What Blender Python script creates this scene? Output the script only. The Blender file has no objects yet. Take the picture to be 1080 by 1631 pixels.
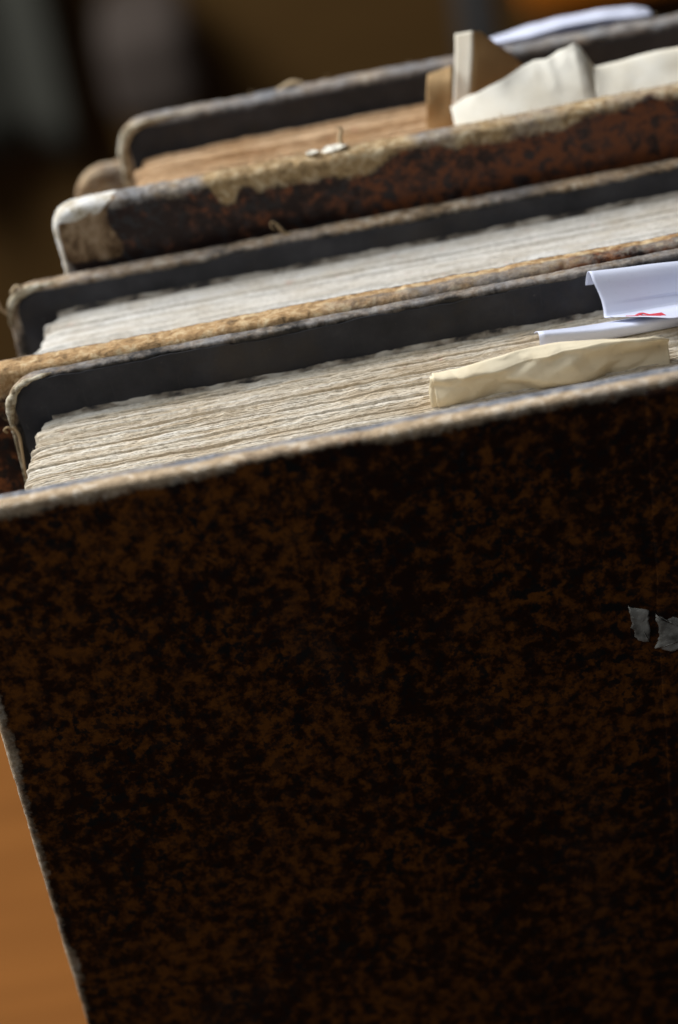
import bpy, math, random
import numpy as np
from mathutils import Matrix, Vector

random.seed(7); rng = np.random.default_rng(7)
scene = bpy.context.scene
H = 225.0                     # height of the first book (mm); z = 0 (mm) below is its top edge
def W(p):                     # millimetres round the first book's top edge -> metres above the table
    p = np.asarray(p, float)
    return np.stack([p[..., 0], p[..., 1], p[..., 2] + H], -1) * 0.001

# ------------------------------------------------------------------ camera
PITCH, ROLL = math.radians(32), math.radians(10.8)
Fv = Vector((0, math.cos(PITCH), -math.sin(PITCH)))
R0 = Vector((1, 0, 0)); U0 = Vector((0, math.sin(PITCH), math.cos(PITCH)))
rv = math.cos(ROLL) * R0 - math.sin(ROLL) * U0
uv = math.sin(ROLL) * R0 + math.cos(ROLL) * U0
cam = bpy.data.cameras.new('camera'); camo = bpy.data.objects.new('camera', cam)
scene.collection.objects.link(camo); scene.camera = camo
m = Matrix.Identity(4)
cl = W((1.948, -321.137, 188.067))
for i in range(3):
    m[i][0] = rv[i]; m[i][1] = uv[i]; m[i][2] = -Fv[i]; m[i][3] = cl[i]
camo.matrix_world = m
cam.sensor_fit = 'VERTICAL'; cam.sensor_height = 23.6; cam.lens = 3800 / 1631 * 23.6
cam.clip_start = 0.01; cam.clip_end = 50
cam.dof.use_dof = True; cam.dof.focus_distance = 0.399; cam.dof.aperture_fstop = 5.0
cam.dof.aperture_blades = 7

# ------------------------------------------------------------------ light
world = bpy.data.worlds.new('World'); scene.world = world; world.use_nodes = True
bg = world.node_tree.nodes['Background']
bg.inputs['Color'].default_value = (0.62, 0.70, 0.85, 1); bg.inputs['Strength'].default_value = 0.05
def area(name, loc, target, size, sizey, power, color):
    l = bpy.data.lights.new(name, 'AREA'); l.shape = 'RECTANGLE'; l.size = size; l.size_y = sizey
    l.energy = power; l.color = color
    o = bpy.data.objects.new(name, l); scene.collection.objects.link(o)
    o.location = loc
    o.rotation_euler = (Vector(target) - Vector(loc)).to_track_quat('-Z', 'Y').to_euler()
    return o
area('window_light', (-0.85, 0.46, 1.28), (0, 0.06, 0.2), 0.9, 0.8, 40, (0.96, 0.97, 1.0))
area('added_fill_light', (-0.30, -0.20, 0.56), (-0.02, 0.0, 0.2), 0.25, 0.25, 0.78, (0.88, 0.94, 1.0))  # fill lamp added close by the camera to lighten the front cover
scene.view_settings.view_transform = 'Standard'; scene.view_settings.look = 'None'
scene.view_settings.gamma = 1; scene.view_settings.exposure = 0

# ------------------------------------------------------------------ helpers
def vnoise(x, y=0.0, z=0.0, seed=0):
    x, y, z = np.broadcast_arrays(np.asarray(x, float), np.asarray(y, float), np.asarray(z, float))
    xi, yi, zi = np.floor(x), np.floor(y), np.floor(z)
    fx, fy, fz = x - xi, y - yi, z - zi
    fx = fx * fx * (3 - 2 * fx); fy = fy * fy * (3 - 2 * fy); fz = fz * fz * (3 - 2 * fz)
    def h(a, b, c):
        s = np.sin(a * 127.1 + b * 311.7 + c * 74.7 + seed * 53.3) * 43758.5453
        return s - np.floor(s)
    r = 0
    for dx in (0, 1):
        for dy in (0, 1):
            for dz in (0, 1):
                r = r + h(xi + dx, yi + dy, zi + dz) * (fx if dx else 1 - fx) * (fy if dy else 1 - fy) * (fz if dz else 1 - fz)
    return r * 2 - 1
def fbm(x, y=0.0, z=0.0, seed=0, o=3):
    r = 0; a = 1.0; k = 1.0
    for i in range(o):
        r = r + a * vnoise(np.asarray(x) * k, np.asarray(y) * k, np.asarray(z) * k, seed + i * 7); a *= .5; k *= 2.03
    return r
def sst(a, b, x):
    t = np.clip((x - a) / (b - a), 0, 1); return t * t * (3 - 2 * t)

def link(name, verts, faces, mat, parent=None, smooth=True, attrs=None, kind=None, world_m=False):
    """verts in mm (or metres if world_m) -> ONE mesh object"""
    me = bpy.data.meshes.new(name)
    v = np.asarray(verts, float) if world_m else W(verts)
    me.from_pydata(v.tolist(), [], faces if isinstance(faces, list) else faces.tolist())
    if attrs:
        for k, a in attrs.items():
            at = me.attributes.new(k, 'FLOAT', 'POINT'); at.data.foreach_set('value', np.asarray(a, np.float32))
    if smooth: me.polygons.foreach_set('use_smooth', [True] * len(me.polygons))
    me.materials.append(mat); me.update()
    o = bpy.data.objects.new(name, me); scene.collection.objects.link(o)
    if parent is not None:
        o.parent = parent
        if parent.type == 'EMPTY': o.matrix_parent_inverse = Matrix.Translation(-Vector(parent.location))
    if kind: o['kind'] = kind
    return o
def thing(name, label, cat, loc, group=None):
    e = bpy.data.objects.new(name, None); scene.collection.objects.link(e)
    e.location = W(loc); e.empty_display_size = .02
    tag(e, label, cat, group); return e
def tag(o, label, cat, group=None):
    o['label'] = label; o['category'] = cat
    if group: o['group'] = group

def grid_faces(nu, nv, off=0):
    i = np.arange(nu - 1)[:, None]; j = np.arange(nv - 1)[None, :]
    a = (i * nv + j).ravel() + off
    return np.stack([a, a + nv, a + nv + 1, a + 1], 1)

def sheet(name, P, mat, th=0.12, parent=None, attrs=None):
    """P: (nu,nv,3) mm -> solid thin sheet"""
    P = np.asarray(P, float); nu, nv, _ = P.shape
    du = np.gradient(P, axis=0); dv = np.gradient(P, axis=1)
    n = np.cross(du, dv); n /= np.linalg.norm(n, axis=2, keepdims=True) + 1e-9
    A = (P + n * th / 2).reshape(-1, 3); B = (P - n * th / 2).reshape(-1, 3); N = nu * nv
    f = grid_faces(nu, nv).tolist(); f += grid_faces(nu, nv, N)[:, ::-1].tolist()
    idx = np.arange(N).reshape(nu, nv)
    ring = list(idx[:, 0]) + list(idx[-1, 1:]) + list(idx[-2::-1, -1]) + list(idx[0, -2:0:-1])
    for k in range(len(ring)):
        a, b = int(ring[k]), int(ring[(k + 1) % len(ring)])
        f.append([b, a, a + N, b + N])
    o = link(name, np.vstack([A, B]), f, mat, parent)
    return o

def bez(pts, n):
    """Catmull-Rom through pts, n samples"""
    pts = np.asarray(pts, float); k = len(pts)
    t = np.linspace(0, k - 1, n); i = np.clip(t.astype(int), 0, k - 2); u = (t - i)[:, None]
    p = np.vstack([2 * pts[0] - pts[1], pts, 2 * pts[-1] - pts[-2]])
    p0, p1, p2, p3 = p[i], p[i + 1], p[i + 2], p[i + 3]
    return .5 * ((2 * p1) + (-p0 + p2) * u + (2 * p0 - 5 * p1 + 4 * p2 - p3) * u ** 2 + (-p0 + 3 * p1 - 3 * p2 + p3) * u ** 3)

def tube(path, rad, sides=5):
    path = np.asarray(path, float); n = len(path)
    rad = np.broadcast_to(rad, n)
    t = np.gradient(path, axis=0); t /= np.linalg.norm(t, axis=1, keepdims=True) + 1e-9
    ref = np.tile([0.31, 0.87, 0.38], (n, 1)); a = np.cross(t, ref); a /= np.linalg.norm(a, axis=1, keepdims=True) + 1e-9
    b = np.cross(t, a); ang = np.arange(sides) / sides * 2 * np.pi
    V = path[:, None] + rad[:, None, None] * (np.cos(ang)[None, :, None] * a[:, None] + np.sin(ang)[None, :, None] * b[:, None])
    f = []
    for i in range(n - 1):
        for j in range(sides):
            f.append([i * sides + j, i * sides + (j + 1) % sides, (i + 1) * sides + (j + 1) % sides, (i + 1) * sides + j])
    f.append(list(range(sides))[::-1]); f.append([(n - 1) * sides + j for j in range(sides)])
    return V.reshape(-1, 3), f

# ------------------------------------------------------------------ materials
class NT:
    def __init__(s, name):
        s.m = bpy.data.materials.new(name); s.m.use_nodes = True; s.t = s.m.node_tree
        s.b = s.t.nodes['Principled BSDF']; s.tc = s.t.nodes.new('ShaderNodeTexCoord').outputs['Object']
    def n(s, typ, **kw):
        nd = s.t.nodes.new(typ)
        for k, v in kw.items(): setattr(nd, k, v)
        return nd
    def l(s, a, b): s.t.links.new(a, b)
    def map(s, scale):
        mp = s.n('ShaderNodeMapping'); mp.inputs['Scale'].default_value = scale; s.l(s.tc, mp.inputs['Vector']); return mp.outputs['Vector']
    def noise(s, scale, detail=4, rough=.55, vec=None, dist=0.0):
        nd = s.n('ShaderNodeTexNoise'); nd.inputs['Scale'].default_value = scale; nd.inputs['Detail'].default_value = detail
        nd.inputs['Roughness'].default_value = rough; nd.inputs['Distortion'].default_value = dist
        s.l(vec if vec is not None else s.tc, nd.inputs['Vector']); return nd.outputs['Fac']
    def ramp(s, fac, stops, interp='LINEAR'):
        r = s.n('ShaderNodeValToRGB'); r.color_ramp.interpolation = interp
        e = r.color_ramp.elements
        while len(e) < len(stops): e.new(.5)
        for k, (p, c) in enumerate(stops):
            e[k].position = p; e[k].color = (c if len(c) == 4 else (*c, 1)) if not isinstance(c, (int, float)) else (c, c, c, 1)
        s.l(fac, r.inputs['Fac']); return r.outputs['Color']
    def mix(s, fac, a, b, blend='MIX'):
        mx = s.n('ShaderNodeMix', data_type='RGBA', blend_type=blend)
        if isinstance(fac, (int, float)): mx.inputs[0].default_value = fac
        else: s.l(fac, mx.inputs[0])
        for k, c in ((6, a), (7, b)):
            if isinstance(c, (tuple, list)): mx.inputs[k].default_value = (*c, 1)
            else: s.l(c, mx.inputs[k])
        return mx.outputs[2]
    def math(s, op, a, b=0.0, clamp=False):
        md = s.n('ShaderNodeMath', operation=op); md.use_clamp = clamp
        for k, c in ((0, a), (1, b)):
            if isinstance(c, (int, float)): md.inputs[k].default_value = c
            else: s.l(c, md.inputs[k])
        return md.outputs[0]
    def attr(s, name):
        return s.n('ShaderNodeAttribute', attribute_name=name).outputs['Fac']
    def bump(s, h, strength, dist=0.0002):
        bp = s.n('ShaderNodeBump'); bp.inputs['Strength'].default_value = strength; bp.inputs['Distance'].default_value = dist
        s.l(h, bp.inputs['Height']); s.l(bp.outputs['Normal'], s.b.inputs['Normal'])
    def out(s, col, rough=.8, spec=.3):
        if isinstance(col, (tuple, list)): s.b.inputs['Base Color'].default_value = (*col, 1)
        else: s.l(col, s.b.inputs['Base Color'])
        if isinstance(rough, (int, float)): s.b.inputs['Roughness'].default_value = rough
        else: s.l(rough, s.b.inputs['Roughness'])
        s.b.inputs['Specular IOR Level'].default_value = spec
        return s.m

def leather_nodes(s, brown, brown2, black, warm=0.5, xg=0.0):
    """sprinkled calf: black acid mottling over brown leather"""
    big = s.noise(34, 3, .6)
    mid = s.noise(330, 7, .66, dist=.12)
    fine = s.noise(1300, 4, .65)
    a = s.math('ADD', s.math('MULTIPLY', mid, .74), s.math('MULTIPLY', big, .30))
    a = s.math('ADD', a, s.math('MULTIPLY', fine, .10))
    if xg:
        sx = s.n('ShaderNodeSeparateXYZ'); s.l(s.tc, sx.inputs[0])
        a = s.math('ADD', a, s.math('MULTIPLY', s.math('SUBTRACT', sx.outputs[0], .02), xg))
    deep_ = tuple(.22 * q for q in brown2[:1]) + tuple(.16 * q for q in brown2[1:])
    c = s.ramp(a, [(warm - .05, deep_), (warm - .005, tuple(.38 * q for q in brown2)), (warm + .025, brown2), (warm + .10, brown)])
    blot = s.ramp(s.noise(470, 5, .64, dist=.1), [(.505, 0.0), (.57, .95)])
    c = s.mix(s.math('MULTIPLY', blot, s.ramp(s.noise(60, 3, .6), [(.36, .25), (.6, 1.0)])), c, black)
    rub_sheen = s.ramp(s.noise(19, 7, .72), [(.55, 0.0), (.75, .22)])  # grey dusty rubbing that also paints a soft sheen into the leather colour
    c = s.mix(rub_sheen, c, (.062, .060, .060))
    spk = s.ramp(s.noise(560, 3, .6), [(.70, 0.0), (.78, 1.0)])
    c = s.mix(s.math('MULTIPLY', spk, .16), c, (.20, .22, .25))
    # fine scratches
    scr = s.ramp(s.noise(1.0, 2, .5, vec=s.map((60, 60, 1400)), dist=.6), [(.80, 0.0), (.86, .08)])
    c = s.mix(scr, c, (.16, .17, .18))
    return c, mid, fine

def mat_board(name, brown, brown2, black, warm, tan, cream, grey, spec=.28, lro=.55, dirt=.16, soft=1.3, xg=0.0):
    s = NT(name)
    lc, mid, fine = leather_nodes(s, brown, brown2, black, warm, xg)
    ed = s.attr('ed'); ww = s.attr('ww'); gr = s.attr('gr'); pt = s.attr('pt')
    nz = s.math('SUBTRACT', s.noise(620, 7, .72), .5)
    nz2 = s.math('SUBTRACT', s.noise(150, 4, .62), .5)
    e = s.math('ADD', ed, s.math('ADD', s.math('MULTIPLY', nz, 3.4), s.math('MULTIPLY', nz2, 3.0)))
    w = s.math('DIVIDE', s.math('SUBTRACT', ww, e), soft, clamp=True)
    wf = s.noise(1.0, 7, .72, vec=s.map((420, 620, 420)), dist=.5)
    lo = tuple(dirt * x for x in tan)
    tc = s.ramp(wf, [(.30, lo), (.40, tuple((.5 + .5 * dirt) * x for x in tan)), (.50, tan), (.62, cream), (.78, tuple(min(1, 1.15 * x) for x in cream))])
    gc = s.ramp(s.noise(480, 6, .7), [(.32, tuple(.25 * x for x in grey)), (.52, grey), (.70, tuple(.5 * (x + y) for x, y in zip(grey, cream)))])
    gfac = s.math('ADD', gr, s.math('MULTIPLY', s.math('SUBTRACT', s.noise(120, 5, .65), .5), 2.2), clamp=True)
    wc = s.mix(gfac, tc, gc)
    col = s.mix(w, lc, wc)
    st = s.attr('st')
    def thr(a, k): return s.math('ADD', s.math('MULTIPLY', s.math('SUBTRACT', s.math('ADD', a, s.math('ADD', s.math('MULTIPLY', nz, .9), s.math('MULTIPLY', nz2, .7))), .5), k), .5, clamp=True)
    stc = s.ramp(s.noise(1.0, 6, .68, vec=s.map((260, 260, 170))), [(.30, (.022, .010, .004)), (.44, (.10, .055, .022)), (.56, (.27, .18, .10)), (.7, (.42, .32, .22))])
    col = s.mix(thr(st, 4.0), col, stc)
    vell = s.ramp(s.noise(300, 6, .68), [(.28, (.20, .14, .07)), (.42, (.52, .46, .35)), (.55, (.70, .67, .60)), (.72, (.80, .79, .76))])
    col = s.mix(thr(pt, 5.0), col, vell)
    rough = s.math('ADD', s.math('MULTIPLY', w, .4), lro, clamp=True)
    hgt = s.math('ADD', s.math('MULTIPLY', s.noise(1300, 6, .72), s.math('ADD', s.math('MULTIPLY', w, 1.8), .30)), s.math('MULTIPLY', w, -.5))
    s.bump(hgt, .65, .0002)
    return s.out(col, rough, spec)

M = {}
BLK = (.0050, .0054, .0058)
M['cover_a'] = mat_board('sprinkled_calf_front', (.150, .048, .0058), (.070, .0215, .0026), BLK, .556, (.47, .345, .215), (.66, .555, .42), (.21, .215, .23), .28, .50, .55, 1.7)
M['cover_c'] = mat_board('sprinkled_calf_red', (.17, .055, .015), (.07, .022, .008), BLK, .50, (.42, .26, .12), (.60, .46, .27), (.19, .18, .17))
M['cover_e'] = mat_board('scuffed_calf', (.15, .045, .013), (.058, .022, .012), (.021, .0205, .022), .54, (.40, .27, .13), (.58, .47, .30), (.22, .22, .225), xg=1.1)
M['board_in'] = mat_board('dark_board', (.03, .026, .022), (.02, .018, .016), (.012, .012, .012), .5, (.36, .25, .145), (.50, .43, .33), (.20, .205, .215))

def mat_paste():
    s = NT('dark_pastedown')
    c = s.ramp(s.noise(120, 5, .6), [(.3, (.019, .019, .0215)), (.55, (.034, .034, .0385)), (.8, (.058, .057, .062))])
    st = s.noise(1.0, 3, .6, vec=s.map((1600, 1600, 90)))
    c = s.mix(s.ramp(st, [(.62, 0.0), (.8, .35)]), c, (.07, .07, .072))
    c = s.mix(s.ramp(s.noise(55, 6, .68), [(.50, 0.0), (.68, .6)]), c, (.050, .040, .030))
    c = s.mix(s.ramp(s.noise(700, 3, .6), [(.70, 0.0), (.80, .5)]), c, (.13, .12, .11))
    s.bump(s.noise(900, 4, .6), .5, .0002)
    return s.out(c, .78, .25)
M['paste'] = mat_paste()

def mat_pages(name, lo, mid, hi, stain, bstr=.8):
    s = NT(name)
    str1 = s.noise(1.0, 5, .62, vec=s.map((38, 900, 120)))
    blot = s.noise(95, 5, .65)
    fib = s.noise(1.0, 4, .65, vec=s.map((1150, 1900, 1200)))
    c = s.ramp(str1, [(.28, lo), (.47, mid), (.68, hi)])
    c = s.mix(s.ramp(blot, [(.46, 0.0), (.72, .75)]), c, stain)
    c = s.mix(s.ramp(fib, [(.30, .55), (.52, 0.0)]), c, tuple(.45 * x for x in lo))
    c = s.mix(s.ramp(fib, [(.58, 0.0), (.75, .55)]), c, tuple(min(.86, 1.12 * x) for x in hi))
    ri = s.n('ShaderNodeObjectInfo').outputs['Random']
    c = s.mix(s.math('MULTIPLY', ri, .34), c, stain)
    pk = s.noise(330, 2, .5)
    c = s.mix(s.ramp(pk, [(.70, 0.0), (.78, .35)]), c, (.62, .26, .2))
    s.bump(fib, bstr, .00022)
    return s.out(c, .95, .1)
M['pages1'] = mat_pages('deckled_pages', (.42, .325, .21), (.67, .60, .48), (.80, .765, .69), (.55, .43, .28))
M['pages2'] = mat_pages('white_pages', (.50, .45, .37), (.68, .65, .585), (.77, .755, .715), (.57, .50, .395))
M['pages3'] = mat_pages('tanned_pages', (.34, .20, .095), (.62, .42, .245), (.74, .57, .39), (.48, .29, .14))

def mat_paper(name, col, col2, bstr=.25, rough=.75, tl=0.0, sc=70):
    s = NT(name)
    c = s.ramp(s.noise(sc, 5, .6), [(.3, col2), (.6, col)])
    c = s.mix(s.ramp(s.noise(1300, 3, .6), [(.6, 0.0), (.8, .2)]), c, tuple(.6 * x for x in col2))
    s.bump(s.noise(420, 5, .6), bstr, .0002)
    m_ = s.out(c, rough, .2)
    if tl:
        t_ = s.n('ShaderNodeBsdfTranslucent'); s.l(c, t_.inputs['Color']); mx = s.n('ShaderNodeMixShader'); mx.inputs[0].default_value = tl
        s.l(s.b.outputs[0], mx.inputs[1]); s.l(t_.outputs[0], mx.inputs[2]); s.l(mx.outputs[0], s.t.nodes['Material Output'].inputs['Surface'])
    return m_
M['cream'] = mat_paper('cream_paper', (.88, .77, .55), (.78, .64, .41), .35, .75, .1)
M['white'] = mat_paper('white_paper', (.75, .78, .90), (.71, .74, .86), .12, .6, .2)
M['ivory'] = mat_paper('ivory_paper', (.90, .86, .74), (.82, .74, .57), .3, .75, .1)
M['tan_shade'] = mat_paper('tan_and_shade_paper', (.50, .33, .16), (.38, .23, .10))
M['red'] = mat_paper('red_ink', (.60, .05, .07), (.50, .04, .06))
M['scrap'] = mat_paper('grey_label_paper', (.40, .375, .32), (.05, .042, .033), .9, .7, 0, 300)
M['fibre'] = mat_paper('board_fibre', (.55, .42, .26), (.36, .24, .12))
M['rough_tan'] = mat_paper('torn_leather', (.50, .38, .22), (.24, .15, .07), .9, .9)
M['brown_stain'] = mat_paper('stained_board', (.34, .22, .115), (.10, .05, .02), .9, .9)

def mat_wood(name, a, b, rough=.45):
    s = NT(name)
    g = s.noise(1.0, 6, .6, vec=s.map((9, 90, 60)), dist=.4)
    c = s.ramp(g, [(.3, a), (.7, b)])
    s.bump(g, .1, .0003); return s.out(c, rough, .15)
M['table'] = mat_wood('table_wood', (.150, .052, .0068), (.195, .070, .0105), .8)
M['dark_wood'] = mat_wood('dark_panel_wood', (.105, .056, .0165), (.140, .076, .023), .6)
M['orange_wood'] = mat_wood('orange_wood', (.60, .17, .012), (.68, .20, .02), .5)
def mat_plain(name, c, c2):
    s = NT(name); return s.out(s.ramp(s.noise(14, 4, .6), [(.35, c), (.65, c2)]), .85, .2)
M['greygreen'] = mat_plain('grey_green_cloth', (.075, .074, .058), (.09, .09, .072))
M['warmgrey'] = mat_plain('warm_grey_cloth', (.085, .065, .052), (.105, .083, .067))
M['greymetal'] = mat_plain('grey_painted_metal', (.055, .058, .058), (.075, .078, .078))
M['floor'] = mat_wood('floor_wood', (.05, .025, .012), (.08, .04, .018), .6)

# ------------------------------------------------------------------ setting
def slab(x0, x1, y0, y1, z0, z1):
    v = [(x0, y0, z0), (x1, y0, z0), (x1, y1, z0), (x0, y1, z0), (x0, y0, z1), (x1, y0, z1), (x1, y1, z1), (x0, y1, z1)]
    f = [[0, 3, 2, 1], [4, 5, 6, 7], [0, 1, 5, 4], [1, 2, 6, 5], [2, 3, 7, 6], [3, 0, 4, 7]]
    return np.array(v, float), f
def bevel(o, w, seg=3):
    b = o.modifiers.new('bevel', 'BEVEL'); b.width = w; b.segments = seg; return o
tab = bpy.data.objects.new('table', None)
v, f = slab(-620, 620, -45, 345, -H - 28, -H)
t_o = link('table', v, f, M['table'], None, smooth=False); bevel(t_o, .004)
t_o['kind'] = 'structure'
bpy.data.objects.remove(tab)
v, f = slab(-3000, 3000, -2500, 2200, -H - 780, -H - 750)
o = link('floor', v, f, M['floor'], None, smooth=False); o['kind'] = 'structure'
v, f = slab(-3000, 3000, 1412, 1440, -H - 750, 1100)
o = link('wall', v, f, M['dark_wood'], None, smooth=False); o['kind'] = 'structure'
# grey-green curtain, folded
nu, nv = 90, 24
uu, vv = np.meshgrid(np.linspace(-520, -138, nu), np.linspace(-505, 250, nv), indexing='ij')
P = np.stack([uu, 1370 + 16 * np.sin(uu / 17.0 + .4 * np.sin(vv / 160)) + 6 * np.sin(uu / 7.3), vv], -1)
o = sheet('curtain', P, M['greygreen'], 2.0); tag(o, 'blurred grey-green hanging cloth in the dark background', 'curtain')
# warm grey rounded cushion-like bundle
bx = thing('stool', 'blurred warm grey padded stool standing in the dark background', 'stool', (-70, 1340, -H - 750))
v, f = slab(-105, -38, 1290, 1400, -470, -392); bevel(link('cushion', v, f, M['warmgrey'], bx, smooth=False), .02, 4)
for sx in (-100, -55):
    for sy in (1300, 1378):
        v, f = slab(sx, sx + 12, sy, sy + 12, -H - 750, -470); link('leg', v, f, M['dark_wood'], bx, smooth=False)
ps = thing('metal_stand', 'blurred grey metal upright on a foot in the dark background', 'stand', (172, 1340, -H - 750))
V, F = tube([(170, 1340, -H - 740), (170, 1340, -500), (170, 1340, 300)], 14, 16); link('pole', V, F, M['greymetal'], ps)
V, F = tube([(170, 1340, -H - 750), (170, 1340, -H - 738)], 120, 32); link('foot', V, F, M['greymetal'], ps, smooth=False)
cb = thing('orange_cabinet', 'blurred orange-brown wooden cabinet in the dark background', 'cabinet', (420, 1380, -H - 750))
v, f = slab(205, 620, 1330, 1408, -452, 300); bevel(link('body', v, f, M['orange_wood'], cb, smooth=False), .004)
for sx in (215, 580):
    for sy in (1340, 1375):
        v, f = slab(sx, sx + 25, sy, sy + 25, -H - 750, -452); link('leg', v, f, M['dark_wood'], cb, smooth=False)

# ------------------------------------------------------------------ boards
def outline(x0, x1, z0, z1, r, step):
    """rounded rectangle, starts at top-left corner end, clockwise; returns pts, inward dir, arc centre info"""
    segs = []
    def line(a, b, n, fine):
        L = math.dist(a, b); k = max(2, int(L / fine))
        for t in np.linspace(0, 1, k, endpoint=False): segs.append((a[0] + (b[0] - a[0]) * t, a[1] + (b[1] - a[1]) * t, n[0], n[1], 0))
    def arc(c, a0, a1, fine):
        k = max(3, int(abs(a1 - a0) * r / fine))
        for t in np.linspace(0, 1, k, endpoint=False):
            a = a0 + (a1 - a0) * t; segs.append((c[0] + r * math.cos(a), c[1] + r * math.sin(a), -math.cos(a), -math.sin(a), 1))
    xf = min(82, x1 - r); zf = z1 - 130
    line((x0 + r, z1), (xf, z1), (0, -1), step)
    if xf < x1 - r: line((xf, z1), (x1 - r, z1), (0, -1), 3)
    arc((x1 - r, z1 - r), math.pi / 2, 0, 1.5)
    line((x1, z1 - r), (x1, z0 + r), (-1, 0), 5)
    arc((x1 - r, z0 + r), 0, -math.pi / 2, 1.5)
    line((x1 - r, z0), (x0 + r, z0), (0, 1), 5)
    arc((x0 + r, z0 + r), -math.pi / 2, -math.pi, 1.5)
    line((x0, z0 + r), (x0, zf), (1, 0), 4)
    line((x0, zf), (x0, z1 - r), (1, 0), step * 1.2)
    arc((x0 + r, z1 - r), math.pi, math.pi / 2, step)
    return np.array(segs)

def board(name, x0, x1, z0, z1, y0, T, mat, parent, r=6, step=.4, seed=1, er=1.3, nick=1.0, wear_f=None, wear_b=None, grey=None, patch=None, stain=None, deep=6.0, warp=.35):
    S = outline(x0, x1, z0, z1, r, step); n = len(S)
    px, pz, nx, nz = S[:, 0], S[:, 1], S[:, 2], S[:, 3]
    bottom = sst(z0 + 14, z0 + 2, pz)
    nk = nick * (.16 * np.maximum(0, fbm(px / 9, pz / 9, 0, seed)) + .20 * np.maximum(0, fbm(px / 2.3, pz / 2.3, 0, seed + 3) - .15)) * (1 - bottom)
    prof = []            # (d inward, y) from front to back
    ds = [deep, deep * .75, deep * .55, deep * .4, er * 1.7, er * 1.25] if deep < 8 else list(np.linspace(deep, 2.6, 14)) + [er * 1.4]
    for d in ds: prof.append((d, 0.0, 0))
    for a in np.linspace(0, math.pi / 2, 7): prof.append((er * (1 - math.sin(a)), er * (1 - math.cos(a)), 1))
    for t in (.33, .66): prof.append((0, er + (T - 2 * er) * t, 1))
    for a in np.linspace(math.pi / 2, 0, 7): prof.append((er * (1 - math.sin(a)), T - er * (1 - math.cos(a)), 1))
    for d in ds[::-1]: prof.append((d, T, 0))
    V = []; ED = []; SIDE = []; rimk = []
    wy = warp * fbm(px / 30, pz / 30, 0, seed + 9)
    for k, (d, y, edge) in enumerate(prof):
        near = math.exp(-(d / 2.2) ** 2)
        ar = S[:, 4] > 0
        dd = d + nk * near
        if d > r:            # arcs collapse to the inset corner
            cx = np.where(px < (x0 + x1) / 2, x0 + r, x1 - r); cz = np.where(pz < (z0 + z1) / 2, z0 + r, z1 - r)
            vx = np.where(ar, cx + np.sign(nx + 1e-9) * (d - r) * 1.0, px + nx * dd); vz = np.where(ar, cz + np.sign(nz + 1e-9) * (d - r), pz + nz * dd)
            vx = np.clip(vx, x0 + d, x1 - d); vz = np.clip(vz, z0 + d, z1 - d)
        else:
            vx = px + nx * dd; vz = pz + nz * dd
        f1 = vnoise(px / .55, pz / .55, y / .55 + seed, seed + 21); f2 = fbm(px / 1.6, pz / 1.6, y / 1.2 + seed, seed + 22)
        amp = near * nick * (1 - bottom)
        vx = vx - nx * amp * (.05 * f1 + .055 * f2); vz = vz - nz * amp * (.05 * f1 + .055 * f2)
        side = -1 if y < T / 2 else 1
        vy = y0 + y + wy * (1 - bottom) + amp * side * (.04 * vnoise(px / .6, pz / .6, k, seed + 31) + .06 * fbm(px / 2, pz / 2, side, seed + 33))
        vz = np.maximum(vz, z0)
        V.append(np.stack([vx, vy, vz], 1)); ED.append(np.full(n, d)); SIDE.append(np.full(n, y / T))
    K = len(prof)
    V = np.concatenate(V); ED = np.concatenate(ED); SIDE = np.concatenate(SIDE)
    PX = np.tile(px, K); PZ = np.tile(pz, K)
    lf = sst(.62, .38, SIDE)
    wf = wear_f(PX, PZ) if wear_f else np.full(len(V), 1.2)
    wb = wear_b(PX, PZ) if wear_b else np.full(len(V), 1.2)
    WW = wf * lf + wb * (1 - lf)
    GR = grey(PX, PZ, SIDE) if grey else np.full(len(V), .3)
    PT = patch(V, ED, SIDE) if patch else np.zeros(len(V))
    ST = stain(V, ED, SIDE) if stain else np.zeros(len(V))
    faces = []
    i = np.arange(n); j = (i + 1) % n
    for k in range(K - 1):
        a = k * n; b = (k + 1) * n
        faces.append(np.stack([a + i, b + i, b + j, a + j], 1))
    faces = np.concatenate(faces).tolist()
    faces.append(list(range(0, n))); faces.append([(K - 1) * n + q for q in range(n)][::-1])
    return link(name, V, faces, mat, parent, True, dict(ed=ED, ww=WW, gr=GR, pt=PT, st=ST))

def pastedown(parent, x0, x1, z0, z1, y, seed, r=3.0, step=.5):
    S = outline(x0, x1, z0, z1, r, step)
    e = .18 * fbm(S[:, 0] / 2.5, S[:, 1] / 2.5, 0, seed) + .3 * fbm(S[:, 0] / 14, S[:, 1] / 14, 0, seed + 1)
    x = S[:, 0] + S[:, 2] * e; z = np.maximum(S[:, 1] + S[:, 3] * e, z0); n = len(S)
    wy = .0 * x
    V = np.concatenate([np.stack([x, np.full(n, y), z], 1), np.stack([x, np.full(n, y + .6), z], 1)])
    i = np.arange(n); j = (i + 1) % n
    f = np.stack([i, n + i, n + j, j], 1).tolist() + [list(range(n)), [n + q for q in range(n)][::-1]]
    return link('pastedown', V, f, M['paste'], parent, False)

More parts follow.
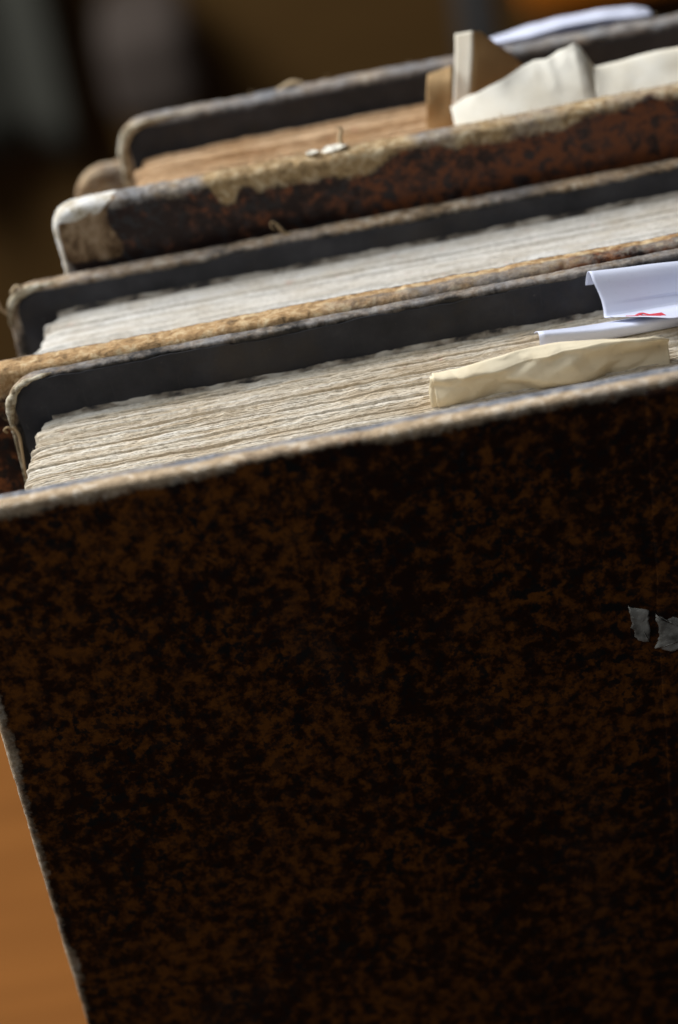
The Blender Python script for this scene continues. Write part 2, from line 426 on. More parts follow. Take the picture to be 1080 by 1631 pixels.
def fibres(parent, pts, nrm, count, length, rad, mat, seed):
    """short frayed fibres standing off a worn edge (uncountable)"""
    g = np.random.default_rng(seed); VV = []; FF = []; off = 0
    pts = np.asarray(pts); nrm = np.asarray(nrm)
    for k in range(count):
        q = g.integers(len(pts)); L = length * g.uniform(.3, 1.2)
        d = nrm[q] + g.normal(0, .75, 3); d /= np.linalg.norm(d)
        c = g.normal(0, .9, 3); t = np.linspace(0, 1, 5)[:, None]
        path = pts[q] - nrm[q] * .15 + g.normal(0, .12, 3) + d * L * t + c * L * .5 * t * t
        V, F = tube(path, rad * np.linspace(1, .5, 5) * g.uniform(.6, 1.3), 3)
        VV.append(V); FF += [[a + off for a in fc] for fc in F]; off += len(V)
    return link('frayed_fibres', np.vstack(VV), FF, mat, parent, True, kind='stuff')

def text_block(book, y0, y1, xl, x1, z0, ztop, n_gath, leaves, mat, seed, step=.5, rough=1.0, xr_vis=82):
    """core plus separate gatherings of wavy leaves; xl(y) is the skewed fore-edge"""
    def core_v(zt):
        return [(xl(y0) + .5, y0, z0), (x1, y0, z0), (x1, y1, z0), (xl(y1) + .5, y1, z0), (xl(y0) + .5, y0, zt), (x1, y0, zt), (x1, y1, zt), (xl(y1) + .5, y1, zt)]
    f = [[0, 3, 2, 1], [4, 5, 6, 7], [0, 1, 5, 4], [1, 2, 6, 5], [2, 3, 7, 6], [3, 0, 4, 7]]
    core = link('text_block', np.array(core_v(ztop - 5.5)), f, mat, book, False)
    g = np.random.default_rng(seed)
    w = np.exp(g.normal(0, .55, n_gath)); gap = np.where(g.random(n_gath) < .22, g.uniform(.22, .50, n_gath), g.uniform(.0, .08, n_gath)) * rough
    tot = w.sum(); sc = (y1 - y0 - gap.sum()) / tot; w = w * sc
    y = y0; zg = 0.0; sg = g.normal(0, 1, n_gath)
    for q in range(n_gath):
        zg = .45 * zg + .15 * rough * sg[q]; xg = g.normal(0, .45); zq = zg - (g.uniform(.35, .75) * rough if g.random() < .14 else 0)
        th = w[q] / leaves; VV = []; FF = []; off = 0
        for k in range(leaves):
            yc = y + th * (k + .5)
            xs0 = xl(yc) + xg + g.normal(0, .18)
            xs = np.concatenate([xs0 + np.array([0, .05, .15, .3]), np.arange(xs0 + .6, xr_vis, step), np.arange(max(xr_vis, xs0 + 2), x1 - .5, 6), [x1 - .5]])
            m_ = len(xs)
            bow = .30 * rough * fbm(xs / 26, yc / 7, 0, seed + 1, 2) + .10 * rough * fbm(xs / 6, yc / 1.5, 0, seed + 2, 2)
            bow = bow + .13 * rough * fbm(xs / 14, q * 3.7, 0, seed + 9, 3)
            edge = np.minimum(1, (xs - xs0) / 8.0)
            lz = g.normal(0, .055) * rough
            zt = ztop + zq + lz + rough * (.22 * fbm(xs / 17, yc / 1.2, 0, seed + 3, 2) + .13 * fbm(xs / 2.2, yc / .9, 0, seed + 4, 3) + .06 * vnoise(xs / .55, yc / .15, 0, seed + 5))
            zt = zt - .5 * (1 - edge) ** 3 - .8 * np.exp(-(xs - xs0) / .25) * .5
            tt = th * (.55 + .16 * fbm(xs / 6, yc * 3, 0, seed + 6, 2))
            yy = yc + bow
            fan = .06 * vnoise(xs / 4.0, yc / .2, 0, seed + 8) * rough
            c = [np.stack([xs, yy - tt * .9, zt - 5], 1), np.stack([xs, yy - tt + fan, zt - .10], 1), np.stack([xs, yy - .3 * tt + fan, zt], 1),
                 np.stack([xs, yy + .4 * tt + fan, zt - .02], 1), np.stack([xs, yy + tt + fan, zt - .13], 1), np.stack([xs, yy + tt * .9, zt - 5], 1)]
            V = np.stack(c, 1).reshape(-1, 3)
            F = grid_faces(m_, 6, off).tolist()
            F.append([off + a for a in range(6)]); F.append([off + (m_ - 1) * 6 + a for a in range(6)][::-1])
            VV.append(V); FF += F; off += len(V)
        link('page_gathering', np.vstack(VV), FF, mat, core)
        y += w[q] + gap[q]
    return core

def spine(book, x, y0, y1, z0, z1, mat):
    n = 22; a = np.linspace(-math.pi / 2, math.pi / 2, n); yc = (y0 + y1) / 2; ry = (y1 - y0) / 2
    zs = np.linspace(z0, z1, 60)
    band = sum(np.exp(-((zs - (z0 + (z1 - z0) * t)) / 3.0) ** 2) for t in (.15, .33, .5, .67, .85)) * 2.4
    A, Z = np.meshgrid(a, zs, indexing='ij'); Bd = np.tile(band, (n, 1))
    P = np.stack([x + np.cos(A) * (7 + Bd), yc + np.sin(A) * (ry + .0), Z], -1)
    return sheet('spine', P, mat, 1.6, book)

def top_pts(x0, x1, z, y0, T, k, side=0):
    x = np.random.default_rng(3).uniform(x0, x1, k); yy = y0 + T * np.random.default_rng(4).random(k)
    return np.stack([x, yy, np.full(k, z - .25)], 1), np.tile([0, -.25, 1.0], (k, 1))

XR = 96.0
# ---- book 1 ---------------------------------------------------------
b1 = thing('old_book', 'old book with the large mottled brown-black leather cover and deckled cream pages', 'book', (15, 22, -H), 'old leather books standing in a row')
def wa(px, pz):
    return 2.0 + 1.2 * sst(10, -50, px) + 1.1 * fbm(px / 16, pz / 16, 0, 5) - 1.0 * sst(-20, -60, pz) - .8 * sst(30, 70, px) - 1.1 * sst(-3, -14, pz)
def ga(px, pz, s): return np.where(s > .42, .95, -.25) + .55 * sst(15, 60, px)
A = board('front_board', -60.1, XR, -H, 0.15, 0, 4.2, M['cover_a'], b1, r=5, step=.35, seed=2, er=.9, warp=.03, nick=.55, wear_f=wa, wear_b=lambda x, z: np.full(len(x), 4.0), grey=ga)
A['label'] = 'front board in mottled brown-black leather with a worn tan top edge'
TB1 = text_block(b1, 4.8, 40.4, lambda y: -50.6 + (y - 4.8) * .142, XR - 3, -H + 6, -8.4, 34, 5, M['pages1'], 11)
def wb1(px, pz): return 1.0 + .5 * fbm(px / 12, pz / 12, 0, 8) + 2.6 * np.exp(-((px + 50) / 5) ** 2 - ((pz) / 9) ** 2)
B = board('back_board', -51.0, XR, -H, 0.1, 41.0, 2.3, M['board_in'], b1, r=7, step=.35, seed=4, er=.55, warp=.04, nick=.6, wear_f=wb1, wear_b=wb1, grey=lambda x, z, s: .62 + 0 * x - .55 * np.exp(-((x + 51) / 6) ** 2))
pastedown(B, -49.0, XR - 2, -H + 2, -.85, 40.75, 3)
spine(b1, XR - 2, .3, 43.5, -H + .5, -.3, M['cover_a'])
# stained endleaf between pages and board, torn along its top
def endleaf(book, y, xl, ztop, seed, mat):
    xs = np.arange(xl, 84, .4); t = np.linspace(0, 1, 5)
    zt = ztop + .20 * fbm(xs / 6, 0, 0, seed) + .14 * vnoise(xs / .8, 0, 0, seed + 1)
    P = np.stack([np.repeat(xs[:, None], 5, 1), y + .12 * fbm(xs / 9, 0, 0, seed + 2)[:, None] * t[None], (zt[:, None] - 8) + 8 * t[None]], -1)
    return sheet('endleaf', P, mat, .12, book)
s = NT('stained_endleaf')
c = s.ramp(s.noise(1.0, 4, .6, vec=s.map((160, 100, 300))), [(.38, (.05, .045, .042)), (.47, (.26, .22, .17)), (.58, (.55, .50, .42))])
M['endleaf'] = s.out(c, .95, .1)
endleaf(b1, 40.62, -43.5, -7.75, 5, M['endleaf'])
# leather of the spine lapping onto the cover: a low ridge, plus scraps of an old paper label
zz = np.linspace(-H + 1, -1.2, 160); xx = np.array([0, .35, .8, 14, 28, XR - 51])
P = np.stack([51.5 + (zz[:, None] + 20) * .035 + .25 * fbm(zz / 9, 0, 0, 3)[:, None] + xx[None] * 1.0, np.tile([.06, -.10, -.14, -.14, -.14, -.12], (160, 1)) + .0 * zz[:, None], np.repeat(zz[:, None], 6, 1)], -1)
P[..., 0] = np.minimum(P[..., 0], XR - 1.5)
so = sheet('spine_leather', P[:, ::-1], M['cover_a'], .1, b1)
for nm in ('ed',):
    at = so.data.attributes.new(nm, 'FLOAT', 'POINT'); at.data.foreach_set('value', np.full(len(so.data.vertices), 20, np.float32))
def poly_patch(name, poly, y, mat, parent, seed, sub=.35, th=.10, jag=.25, curl=None, zmap=None):
    """torn flat scrap: polygon (x,z) with ragged outline, slightly domed"""
    poly = np.asarray(poly, float); pts = []
    for a, b in zip(poly, np.roll(poly, -1, 0)):
        k = max(2, int(math.dist(a, b) / sub))
        for t in np.linspace(0, 1, k, endpoint=False): pts.append(a + (b - a) * t)
    pts = np.array(pts); c = pts.mean(0)
    pts = pts + jag * np.stack([fbm(pts[:, 0] / 1.1, pts[:, 1] / 1.1, 0, seed), fbm(pts[:, 0] / 1.1, pts[:, 1] / 1.1, 5, seed)], 1)
    rings = [1, .93, .75, .5, .25]; V = []; n = len(pts)
    for q in rings:
        p = c + (pts - c) * q
        V.append(np.stack([p[:, 0], np.full(n, y) - th * (1 if q < 1 else .2) - .06 * fbm(p[:, 0] / .9, p[:, 1] / .9, 0, seed + 2) * (q < 1), p[:, 1]], 1))
    V.append(np.stack([pts[:, 0], np.full(n, y + .25), pts[:, 1]], 1)); K = len(V)
    V.insert(0, V.pop()); i = np.arange(n); j = (i + 1) % n; f = []
    for k in range(K - 1): f += np.stack([k * n + i, (k + 1) * n + i, (k + 1) * n + j, k * n + j], 1).tolist()
    f.append([(K - 1) * n + q for q in range(n)][::-1]); f.append(list(range(n)))
    V = np.concatenate(V)
    o = link(name, V, f, mat, parent, True)
    return o
poly_patch('label_scrap', [(45.7, -41), (47.5, -41.9), (49.4, -42.7), (49.2, -46), (48.8, -49.3), (47.6, -48.3), (46.3, -47.6)], -.02, M['scrap'], b1, 5, th=.28, jag=.4)
poly_patch('label_scrap', [(50.1, -43.6), (51.5, -44.8), (53, -45.0), (58, -46.4), (64, -48), (64, -54.5), (57, -52.8), (52, -51.6), (50, -50.6), (50.5, -47)], -.22, M['scrap'], b1, 6, th=.28, jag=.45)
p, nr = top_pts(-55, 78, .1, 0.2, 3, 500); fibres(A, p, nr, 200, .5, .016, M['fibre'], 1)
p, nr = top_pts(-46, 78, .1, 41.2, 3, 500); fibres(B, p, nr, 240, .5, .016, M['fibre'], 2)
# the curl of torn leather on the back board's corner
V, F = tube(bez([(-50.6, 41.2, -7), (-50.4, 40.8, -9.2), (-51.4, 40.6, -8.5), (-52.1, 40.7, -9.0), (-51.7, 40.9, -9.7)], 24), .22, 6); link('leather_curl', V, F, M['rough_tan'], b1)
V, F = tube(bez([(-50.5, 40.9, -8.6), (-49.9, 40.7, -10.5), (-50.1, 40.8, -13.5), (-50.5, 41, -18), (-50.7, 41.1, -24)], 40), np.linspace(.42, .12, 40), 6); link('leather_curl', V, F, M['fibre'], b1)

def worn_roll(parent, pts, rad, seed, mat, n=130):
    p = bez(pts, n); t = np.linspace(0, 1, n)
    r_ = np.interp(t, np.linspace(0, 1, len(rad)), rad) * (1 + .16 * fbm(t * 15, 0, 0, seed))
    V, F = tube(p, r_, 10); V = V + .10 * np.stack([fbm(V[:, 0] / .9, V[:, 1] / .9, V[:, 2] / .9, seed + q) for q in range(3)], 1)
    return link('worn_corner', V, F, mat, parent)
s = NT('worn_corner_hide')
c = s.ramp(s.noise(420, 6, .7), [(.30, (.07, .05, .03)), (.43, (.27, .215, .135)), (.54, (.50, .44, .32)), (.68, (.66, .62, .52))])
s.bump(s.noise(1100, 5, .7), .9, .0003); M['worn_hide'] = s.out(c, .9, .15)
worn_roll(B, [(-50.75, 41.1, -10.6), (-50.5, 40.9, -7.6), (-49.9, 40.8, -4.4), (-48.5, 40.8, -2.0), (-46.4, 40.9, -.75), (-43.4, 41.2, -.25), (-40, 41.6, -.15)], [.15, .5, .75, .75, .55, .35, .1], 5, M['worn_hide'])
worn_roll(B, [(-50.6, 41.3, -9.5), (-50.75, 41.1, -14), (-50.85, 41.2, -30), (-50.9, 41.3, -60)], [.3, .22, .2, .12], 8, M['worn_hide'])
# ---- book 2 ---------------------------------------------------------
b2 = thing('old_book', 'old book with white page tops and frayed sandy front edge, lying between two darker books', 'book', (15, 61, -H), 'old leather books standing in a row')
b2['label'] = 'old book with pale white page tops and a frayed sandy front edge'
def wc(px, pz): return 3.0 + 3.0 * sst(-44, -54, px) * sst(-9, -4, pz) + .6 * fbm(px / 10, pz / 10, 0, 4) - 1.7 * sst(15, 60, px)
C = board('front_board', -60.5, XR, -H, .5, 44.1, 5.2, M['cover_c'], b2, r=5, step=.35, seed=12, er=1.4, nick=1.3, wear_f=wc, wear_b=lambda x, z: np.full(len(x), 1.5), grey=lambda x, z, s: np.where(s > .8, .9, -.3) + sst(-10, 30, x) * (1.1 * (np.abs(s - .62) > .16) - .1))
TB2 = text_block(b2, 50.0, 73.9, lambda y: -49.5 + (y - 50) * .30, XR - 3, -H + 6, -5.2, 22, 5, M['pages2'], 31, step=.7, rough=.6)
def wd(px, pz): return 1.5 + .5 * fbm(px / 12, pz / 12, 0, 18) + 2.0 * np.exp(-((px + 50) / 4) ** 2 - (pz / 8) ** 2)
D = board('back_board', -51.0, XR, -H, .5, 74.5, 3.6, M['board_in'], b2, r=6, step=.45, seed=14, er=.7, warp=.04, nick=.8, wear_f=wd, wear_b=wd, grey=lambda x, z, s: .15 + .3 * fbm(x / 14, 0, 0, 3))
pastedown(D, -48.6, XR - 2, -H + 2, -.7, 74.2, 13)
endleaf(b2, 74.1, -42, -4.7, 15, M['endleaf'])
spine(b2, XR - 2, 45.2, 77.9, -H + .5, .2, M['cover_c'])
p, nr = top_pts(-58, 78, .45, 44.4, 4.6, 500); fibres(C, p, nr, 650, .6, .025, M['fibre'], 21)
p, nr = top_pts(-46, 78, .45, 74.8, 3, 500); fibres(D, p, nr, 300, .7, .03, M['fibre'], 22)
V, F = tube(bez([(2.6, 76.5, .2), (1.6, 76.8, 1.0), (.6, 77, 2.6), (-.2, 77.2, 3.3), (-.5, 77, 2.4), (.1, 76.8, 1.7)], 24), np.linspace(.55, .12, 24) * (.7 + .3 * vnoise(np.arange(24) / 2.2, 0, 0, 4)), 6); link('leather_curl', V, F, M['rough_tan'], b2)
V, F = tube(bez([(-50.0, 74.6, -4.5), (-50.9, 74.4, -3.6), (-51.8, 74.2, -2.3), (-52.0, 74.0, -.6), (-52.6, 74.0, .6)], 20), np.linspace(.4, .15, 20), 6); link('leather_curl', V, F, M['fibre'], b2)
V, F = tube(bez([(-49.3, 74.6, .2), (-48.4, 74.6, 1.3), (-47.6, 74.7, 1.2), (-46.9, 74.9, .5)], 16), .28, 6); link('leather_curl', V, F, M['fibre'], b2)

worn_roll(D, [(-50.75, 74.6, -6.5), (-50.4, 74.4, -3.8), (-49.4, 74.4, -1.4), (-47.4, 74.5, -.1), (-44.5, 74.9, .3), (-40, 75.4, .35)], [.25, .6, .85, .8, .55, .15], 15, M['worn_hide'], 60)
# ---- book 3 ---------------------------------------------------------
ZE = 12.9
b3 = thing('old_book', 'tall old book with scuffed cover, pale vellum at its broken corner and browned pages', 'book', (25, 98, -H), 'old leather books standing in a row')
def we(px, pz):
    top = sst(6, 11, pz)
    return 1.9 + top * (4.6 * np.exp(-(np.abs(px + 7.3) / 2.4) ** 3) + 2.9 * sst(-6, -1, px) * sst(25, 18, px) + 1.6 * sst(30, 36, px) * sst(66, 54, px)) + .9 * fbm(px / 9, pz / 9, 0, 40, 2) - .8 * sst(-20, -40, pz)
def pe(V, ed, s):      # bare vellum: the corner cap and a rim down the fore-edge
    x, z = V[:, 0], V[:, 2]; rg = .8 * fbm(x / 2.2, z / 2.2, 0, 61)
    zl = np.interp(x, [-39.5, -36.5, -34, -31.5, -29.5, -26.5], [9.8, 10.2, 10.0, 10.9, 12.0, 13.4]) + rg
    front = sst(-1.0, 1.0, z - zl); topx = sst(1.4, -1.4, x + 27.2 + rg)
    cap = topx * np.maximum(front, sst(.2, .5, s))
    left = sst(1.7, .5, x + 39.7) * sst(-16, -3, z)
    return np.clip(np.maximum(cap, left), 0, 1)
def se(V, ed, s):      # stained board where the leather is gone
    x, z = V[:, 0], V[:, 2]; rg = .9 * fbm(x / 2.6, z / 2.6, 0, 63)
    xl_ = np.interp(z, [0, 2, 3.5, 6, 9, 12, 13], [-32, -29, -27.2, -28, -29.6, -28, -26.5]) + rg
    return sst(1.2, -1.2, x - xl_) * sst(.2, 2.4, z + rg) * (s < .4)
Eb = board('front_board', -39.7, XR + 12, -H, ZE, 79.0, 4.6, M['cover_e'], b3, r=5, step=.5, seed=22, er=1.4, nick=1.5, wear_f=we, wear_b=lambda x, z: np.full(len(x), 3.0), grey=lambda x, z, s: .75 - 1.2 * sst(-13, -9, x) * sst(30, 24, x) - .6 * sst(32, 40, x), patch=pe, stain=se, deep=13)
Eb['label'] = 'scuffed front board with pale vellum at its broken corner and a torn top edge'
TB3 = text_block(b3, 84.2, 111.6, lambda y: -25.5 + (y - 84) * .10, XR + 8, -H + 6, 6.0, 16, 5, M['pages3'], 51, step=.9, rough=1.5)
Fb = board('back_board', -27.0, XR + 12, -H, ZE, 112.4, 4.4, M['board_in'], b3, r=6.5, step=.6, seed=24, er=1.2, warp=.04, nick=1.2, wear_f=lambda x, z: 1.8 + 1.6 * np.exp(-((x + 27) / 6) ** 2) + 0 * z, wear_b=lambda x, z: np.full(len(x), 1.6), grey=lambda x, z, s: .75 - .5 * np.exp(-((x + 26) / 7) ** 2))
pastedown(Fb, -24.8, XR + 10, -H + 2, ZE - 1.5, 112.15, 23)
spine(b3, XR + 10, 79.3, 116.6, -H + .5, ZE - .4, M['cover_e'])
p, nr = top_pts(-10, 24, ZE, 79.2, 4.5, 600); fibres(Eb, p, nr, 500, 1.3, .05, M['fibre'], 31)
p, nr = top_pts(30, 82, ZE, 79.2, 4.5, 300); fibres(Eb, p, nr, 200, .8, .04, M['fibre'], 32)
p, nr = top_pts(-20, 80, ZE, 112.6, 4, 300); fibres(Fb, p, nr, 160, 1.0, .05, M['fibre'], 33)
V, F = tube(bez([(15.2, 82, ZE - .5), (14.8, 82.4, ZE + 1.5), (15.4, 82.6, ZE + 3.4), (14.6, 82.4, ZE + 3.9)], 16), np.linspace(.55, .15, 16), 6); link('leather_curl', V, F, M['fibre'], b3)
V, F = tube(bez([(4.8, 115.6, ZE - .6), (6.8, 115.6, ZE + .2), (8.6, 115.8, ZE + .5), (10.6, 116, ZE - .5)], 16), np.linspace(.3, .8, 16), 6); link('leather_curl', V, F, M['fibre'], b3)
# flakes of pale board lifted from the torn edge
for fx, fl, fw, sd in ((8.2, 2.6, .8, 1), (11.2, 4.6, 1.1, 2)):
    P = np.stack(np.meshgrid(np.linspace(0, 1, 20), np.linspace(-1, 1, 10), indexing='ij'), -1)
    wd_ = fw * np.sin(np.pi * np.clip(P[..., 0], .04, .96)) ** .6 * (1 + .3 * vnoise(P[..., 0] * 5, 0, 0, sd))
    P = np.stack([fx + fl * P[..., 0], 81.2 + P[..., 1] * wd_, ZE + .25 + .35 * P[..., 1] ** 2 + .25 * fbm(P[..., 0] * 3, P[..., 1], 0, sd)], -1)
    sheet('board_flake', P, M['ivory'], .2, Eb)
worn_roll(Fb, [(-26.6, 112.6, -6), (-26.4, 112.4, 4), (-26.0, 112.3, 8.2), (-24.4, 112.3, 11.2), (-21.6, 112.5, 12.3), (-17, 113, 12.6), (-8, 113.4, 12.7)], [.5, .85, 1.0, 1.0, .8, .5, .1], 25, M['worn_hide'], 60)
# ---- book 4 (mostly hidden) -----------------------------------------
b4 = thing('old_book', 'lower old book whose sandy rounded corner peeps out behind the tall book', 'book', (35, 126, -H), 'old leather books standing in a row')
G = board('front_board', -38.0, XR + 8, -H, 2.3, 118.2, 4.2, M['cover_c'], b4, r=7, step=.9, seed=42, er=1.5, wear_f=lambda x, z: np.full(len(x), 7.5), wear_b=lambda x, z: np.full(len(x), 2.5), grey=lambda x, z, s: .35 + 0 * x)
text_block(b4, 122.8, 130.6, lambda y: -31 + (y - 123) * .05, XR + 4, -H + 6, -4, 5, 3, M['pages2'], 61, step=2.0)
G2 = board('back_board', -22.0, XR + 8, -H, 2.3, 131.0, 3.2, M['board_in'], b4, r=7, step=.9, seed=44, er=1.2)
pastedown(G2, -19.5, XR + 6, -H + 2, .8, 130.8, 43, step=1.5)
spine(b4, XR + 6, 118.4, 134.0, -H + .5, 2.0, M['cover_c'])

for TB, y0_, y1_, xl_, zt_, mt, cnt, sd in ((TB1, 5, 40, -47, -8.35, 'pages1', 1500, 71), (TB2, 50.5, 73, -45, -5.2, 'pages2', 700, 72), (TB3, 85, 111, -23, 6.1, 'pages3', 300, 73)):
    g_ = np.random.default_rng(sd); p = np.stack([g_.uniform(xl_, 78, 1500), g_.uniform(y0_, y1_, 1500), np.full(1500, zt_)], 1)
    fibres(TB, p, np.tile([0, 0, .35], (1500, 1)), cnt, .75, .022, M[mt], sd)
# ------------------------------------------------------------------ paper slips
def tri(x, y, seed):
    """noise that is flat between straight creases (linear over a jittered triangle lattice)"""
    k = (x + y) * .366; i_ = np.floor(x + k); j_ = np.floor(y + k); fx = x + k - i_; fy = y + k - j_
    def h(a, b):
        q = np.sin(a * 127.1 + b * 311.7 + seed * 53.3) * 43758.5453; return (q - np.floor(q)) * 2 - 1
    h00, h10, h01, h11 = h(i_, j_), h(i_ + 1, j_), h(i_, j_ + 1), h(i_ + 1, j_ + 1)
    return np.where(fx > fy, h00 + fx * (h10 - h00) + fy * (h11 - h10), h00 + fy * (h01 - h00) + fx * (h11 - h01))
def facets(x, z, amp, seed, l):
    wx = x / l + .25 * vnoise(x / l, z / l, 0, seed); wz = z / l + .25 * vnoise(x / l, z / l, 4, seed)
    return amp * (tri(wx, wz, seed) + .35 * tri(wx * 2.3 + 3, wz * 2.3, seed + 1))
# cream folded packet in book 1
nx_ = 150; xs = np.linspace(21.0, 60.2, nx_)
u = (xs - 21) / 39.2
zc = np.polyval(np.polyfit([21, 25, 32, 41.2, 46, 52, 60.2], [-2.9, -3.05, -3.0, -2.4, -1.3, -1.3, -2.4], 3), xs)      # front crease
zr = np.polyval(np.polyfit([21, 30, 39.2, 45.2, 52, 60.2], [-2.9, -2.0, -1.25, -1.05, -1.5, -2.9], 3), xs)             # back ridge
dn = 1.3 * np.maximum(0, (xs - 57.2) / 3) ** 2; zc = zc - dn; zr = zr - dn
yc_ = 18.6 + .0 * u; yr_ = 20.6 - 1.2 * sst(.45, .75, u)
sec = []
for k in range(nx_):
    q = bez([(20.4, -12), (19.7, -9.5), (19.2, -7.5), (18.9 - .3 * math.sin(u[k] * 6), -5.2), (yc_[k] + .05, zc[k] - .5), (yc_[k] + .3, zc[k] - .02), ((yc_[k] + yr_[k]) / 2 + .2, .5 * (zc[k] + zr[k]) + .08), (yr_[k], zr[k]), (yr_[k] + .35, zr[k] - .7), (21.2, -5.5), (21.4, -8.5), (21.6, -12)], 72)
    sec.append(np.stack([np.full(72, xs[k]), q[:, 0], q[:, 1]], 1))
P = np.array(sec)
den = facets(P[..., 0], P[..., 2] * 1.6, 1.5, 19, 8.5) + .06 * fbm(P[..., 0] / 4, P[..., 2] / 3, 0, 71, 2)
den *= sst(-11, -8, P[..., 2]); fr_ = sst(21.2, 19.8, P[..., 1])
P[..., 1] += den * (.15 + .85 * fr_); P[..., 2] += .10 * den * fr_
P[..., 0] += .35 * fbm(P[..., 2] / 3, P[..., 1] / 3, 0, 73) * np.exp(-(u[:, None] * 20))
o = sheet('paper_slip', P, M['cream'], .09); tag(o, 'creased cream paper packet tucked behind the large leather cover', 'paper slip', 'paper slips tucked in the books')
# inner fold of the packet seen at its open end
o['label'] = 'creased cream paper packet tucked behind the large leather cover'
Q = P[:8].copy(); Q[..., 0] = 20.35 + .45 * np.arange(8)[:, None] + .25 * fbm(Q[..., 2] / 3, 0, 0, 74); Q[..., 1] = 20.2 + (Q[..., 1] - 20.2) * .55; Q[..., 2] -= .35
sheet('inner_fold', Q, M['cream'], .08, o)
# white curled letter
nx_ = 60; X0 = 52.3
prof = np.array([(21.5, -.6, .9), (25.5, -2.3, .6), (30.5, -4.5, .2), (34.0, -5.75, .0), (34.7, -5.7, .0), (35.2, -5.0, .1), (36.0, -3.6, .05), (36.7, -2.0, -.3), (37.2, -.3, -.8), (37.9, .75, -1.0), (38.8, 1.0, -1.15), (39.5, .3, -1.4), (39.8, -1.2, -1.7), (39.9, -2.0, -1.8)])
q = bez(prof, 80)
xs = np.linspace(0, 36, nx_)
P = np.zeros((nx_, 80, 3))
lip = np.clip((34.0 - q[:, 0]) / 12.5, 0, 1)
for k in range(nx_):
    t = xs[k] / 36
    P[k, :, 0] = X0 + q[:, 2] + xs[k]
    P[k, :, 1] = q[:, 0] - .8 * t * (q[:, 1] > -4) + lip * 0
    P[k, :, 2] = q[:, 1] - .055 * xs[k] * np.clip((q[:, 1] + 6) / 6, 0, 1) - .02 * xs[k]
P[..., 2] += .10 * fbm(P[..., 0] / 9, P[..., 1] / 6, 0, 81, 2)
# the lip narrows to a point at the left
nl = int((lip > 0).sum())
for k in range(nx_):
    g_ = np.clip((xs[k] + .6) / 9, .06, 1); c_ = P[k, nl].copy()
    P[k, :nl] = c_ + (P[k, :nl] - c_) * np.array([1, g_, g_])
PL = P.copy()
o = sheet('paper_slip', P, M['white'], .11); letter = o
tag(o, 'bluish white letter curled against the dark board with a red print mark', 'paper slip', 'paper slips tucked in the books')
# second white folded strip below it
nx_ = 40; xs = np.linspace(40.3, 88, nx_); q = bez([(33.5, -10), (30.6, -7.6), (29.4, -6.2), (29.0, -4.2), (29.6, -3.75), (31, -4.3), (33.5, -5.6), (36, -7.2)], 40)
P = np.zeros((nx_, 40, 3))
for k in range(nx_):
    P[k, :, 0] = xs[k]; P[k, :, 1] = q[:, 0]; P[k, :, 2] = q[:, 1] - .13 * (xs[k] - 40.3) * np.clip((q[:, 1] + 9) / 5, 0, 1) * (1 if xs[k] < 50 else 1) * np.exp(-max(0, xs[k] - 50) / 25)
o = sheet('paper_slip', P, M['white'], .11); tag(o, 'narrow folded white strip lying under the curled white letter', 'paper slip', 'paper slips tucked in the books')
# red printed mark on the letter's lip
def lp(x, w):          # point on the lip: x in mm, w 0 (front edge) .. 1 (crease), just above the paper
    k = int(np.argmin(np.abs(PL[:, 3, 0] - x))); v_ = w * (nl - 1); a = int(v_); b = min(a + 1, nl)
    p = PL[k, a] * (1 - v_ + a) + PL[k, b] * (v_ - a); return (x, p[1], p[2] + .12)
def mark(poly, nm='print_mark'):
    V = [(x, y, z) for x, y, z in poly]; n = len(V)
    V2 = V + [(x, y, z - .05) for x, y, z in V]
    f = [list(range(n)), [n + i for i in range(n)][::-1]] + [[i, n + i, n + (i + 1) % n, (i + 1) % n] for i in range(n)]
    return link(nm, np.array(V2), f, M['red'], letter, False)
for poly in ([(55.4, .10), (57.2, .14), (57.2, .36), (55.4, .32)], [(56.9, .42), (58.0, .80), (58.6, .80), (57.8, .42)], [(58.1, .78), (58.7, .78), (59.4, .40), (58.9, .40)], [(59.2, .3), (61.3, .36), (61.3, .62), (59.2, .56)], [(57.6, .16), (60.4, .22), (60.4, .30), (57.6, .24)]):
    mark([lp(x, w) for x, w in poly])

# slips in book 3
def bent(name, pts_a, pts_b, n, k, mat, label, th=.15, nz=.15, seed=1):
    a = bez(pts_a, n); b = bez(pts_b, n); t = np.linspace(0, 1, k)[None, :, None]
    P = a[:, None] * (1 - t) + b[:, None] * t
    P[..., 1] += nz * fbm(P[..., 0] / 4, P[..., 2] / 4, 0, seed, 2); P[..., 2] += nz * .7 * fbm(P[..., 0] / 5, P[..., 2] / 5, 3, seed, 2)
    o = sheet(name, P, mat, th); tag(o, label, 'paper slip', 'paper slips tucked in the books'); return o
# upright tab folded down its length: narrow bright facet, then a face turned away
bent('paper_slip', [(37.2, 98.6, 2), (37.4, 98.4, 8.5), (39.2, 98, 20), (39.7, 98, 24.0)], [(40.2, 96.2, 2), (40.3, 96.2, 10), (42.1, 95.6, 20), (42.8, 95.6, 24.9)], 30, 8, M['ivory'], 'upright pale folded tab standing above the browned pages', .2, .1, 91)
tab_o = bpy.context.scene.objects['paper_slip.002'] if 'paper_slip.002' in bpy.data.objects else None
aa = bez([(40.3, 96.2, 2), (40.4, 96.15, 10), (42.15, 95.6, 20), (42.85, 95.6, 24.9)], 30); bb = bez([(52, 101, 2), (53.5, 101, 10), (51.0, 101, 15.5), (44.2, 97.2, 24.0)], 30)
t = np.linspace(0, 1, 12)[None, :, None]; P = aa[:, None] * (1 - t) + bb[:, None] * t
P[..., 1] += .15 * fbm(P[..., 0] / 4, P[..., 2] / 4, 0, 93, 2)
if tab_o is None: tab_o = [q for q in scene.objects if q.name.startswith('paper_slip')][-1]
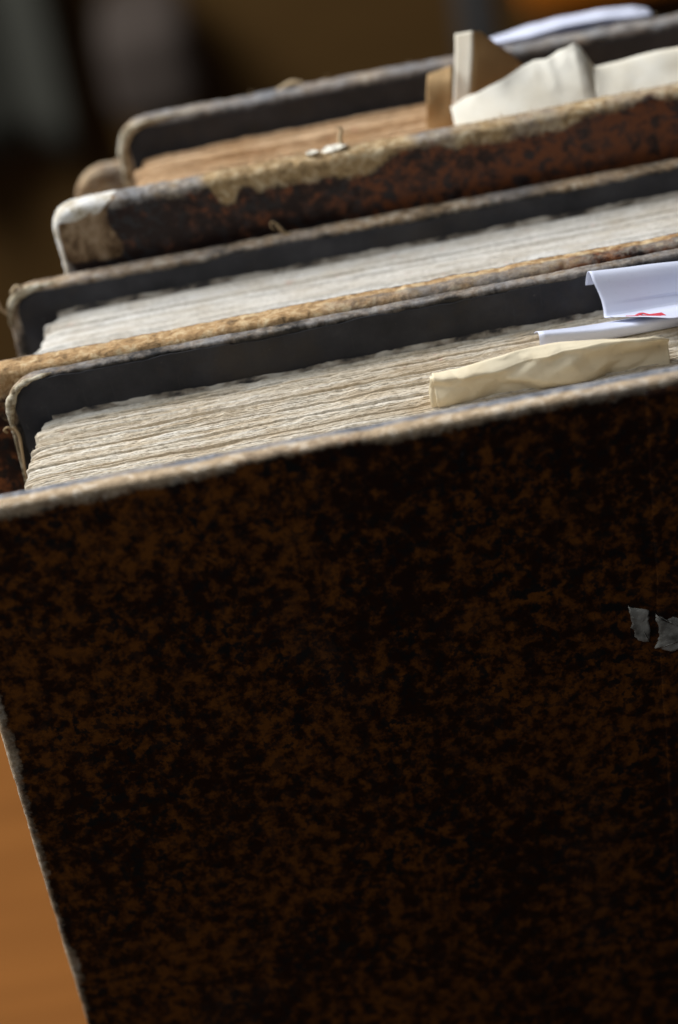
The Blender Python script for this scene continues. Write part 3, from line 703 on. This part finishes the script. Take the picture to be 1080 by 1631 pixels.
sheet('folded_flap', P, M['tan_shade'], .15, tab_o)  # other face of the pale tab, its shade painted in as tan
# crumpled ivory sheet leaning over the front board
nx_ = 70; xs = np.linspace(36.6, 64.0, nx_)
zt = np.interp(xs, [36.6, 40, 46, 52.5, 57, 60.8, 62.0, 64], [12.0, 13.2, 15.2, 16.9, 17.6, 19.4, 18.4, 14.6])
P = np.zeros((nx_, 40, 3)); tt = np.linspace(0, 1, 40)
for k in range(nx_):
    P[k, :, 0] = xs[k]; P[k, :, 2] = 7 + (zt[k] - 7) * tt
    P[k, :, 1] = 85.0 + 9.0 * tt
den = facets(P[..., 0], P[..., 2] * 1.2, 2.4, 27, 6.5) + .15 * fbm(P[..., 0] / 3, P[..., 2] / 3, 0, 95, 2)
P[..., 1] += den * .5 * sst(8, 12, P[..., 2]); P[..., 2] += den * .5 * sst(8, 12, P[..., 2]) * (1 - .8 * tt[None] ** 3)
o = sheet('paper_slip', P, M['ivory'], .1); tag(o, 'crumpled ivory sheet with a peaked corner rising from the tall book', 'paper slip', 'paper slips tucked in the books')
bent('paper_slip', [(62, 85.2, 6), (62.3, 87, 9), (63.4, 90, 12.0), (63.6, 93, 14.4), (64.0, 94.5, 13.8)], [(100, 85.2, 6), (100, 87, 9.4), (100, 90, 12.6), (100, 93, 15.6), (100, 95, 15.4)], 30, 40, M['ivory'], 'long flat ivory sheet running along the browned pages to the crumpled one', .2, .25, 97)
bent('paper_slip', [(31.8, 97, 3), (32.0, 96.8, 9), (32.9, 97, 15), (33.6, 98, 17.3)], [(36.9, 96, 3), (36.9, 95.6, 8.5), (37.6, 95.7, 15), (38.2, 97.4, 18.2)], 24, 14, M['tan_shade'], 'short browned paper stub beside the upright pale tab', .25, .4, 98)
# white slip behind the tall book's dark board, rising out of the hidden book
nx_ = 50; xs = np.linspace(48, 80, nx_)
zt = np.interp(xs, [48, 52, 57, 62, 70, 77, 80], [12.9, 13.3, 14.1, 14.6, 14.5, 13.9, 13.0])
P = np.zeros((nx_, 30, 3))
for k in range(nx_):
    q = bez([(124.0, -8), (123.6, 4), (122.5, zt[k] - 2.2), (120.6, zt[k]), (117.9, zt[k] - .1 - .6 * (1 - math.sin(math.pi * k / 49))), (116.4, zt[k] - .5)], 30)
    P[k] = np.stack([np.full(30, xs[k]), q[:, 0], np.maximum(q[:, 1], np.where(q[:, 0] < 117.4, 13.4, -20))], 1)
P[..., 2] += .2 * fbm(P[..., 0] / 6, P[..., 1] / 6, 0, 99, 2)
o = sheet('paper_slip', P, M['white'], .15); tag(o, 'blurred bluish white slip folded over the top of the rearmost dark board', 'paper slip', 'paper slips tucked in the books')
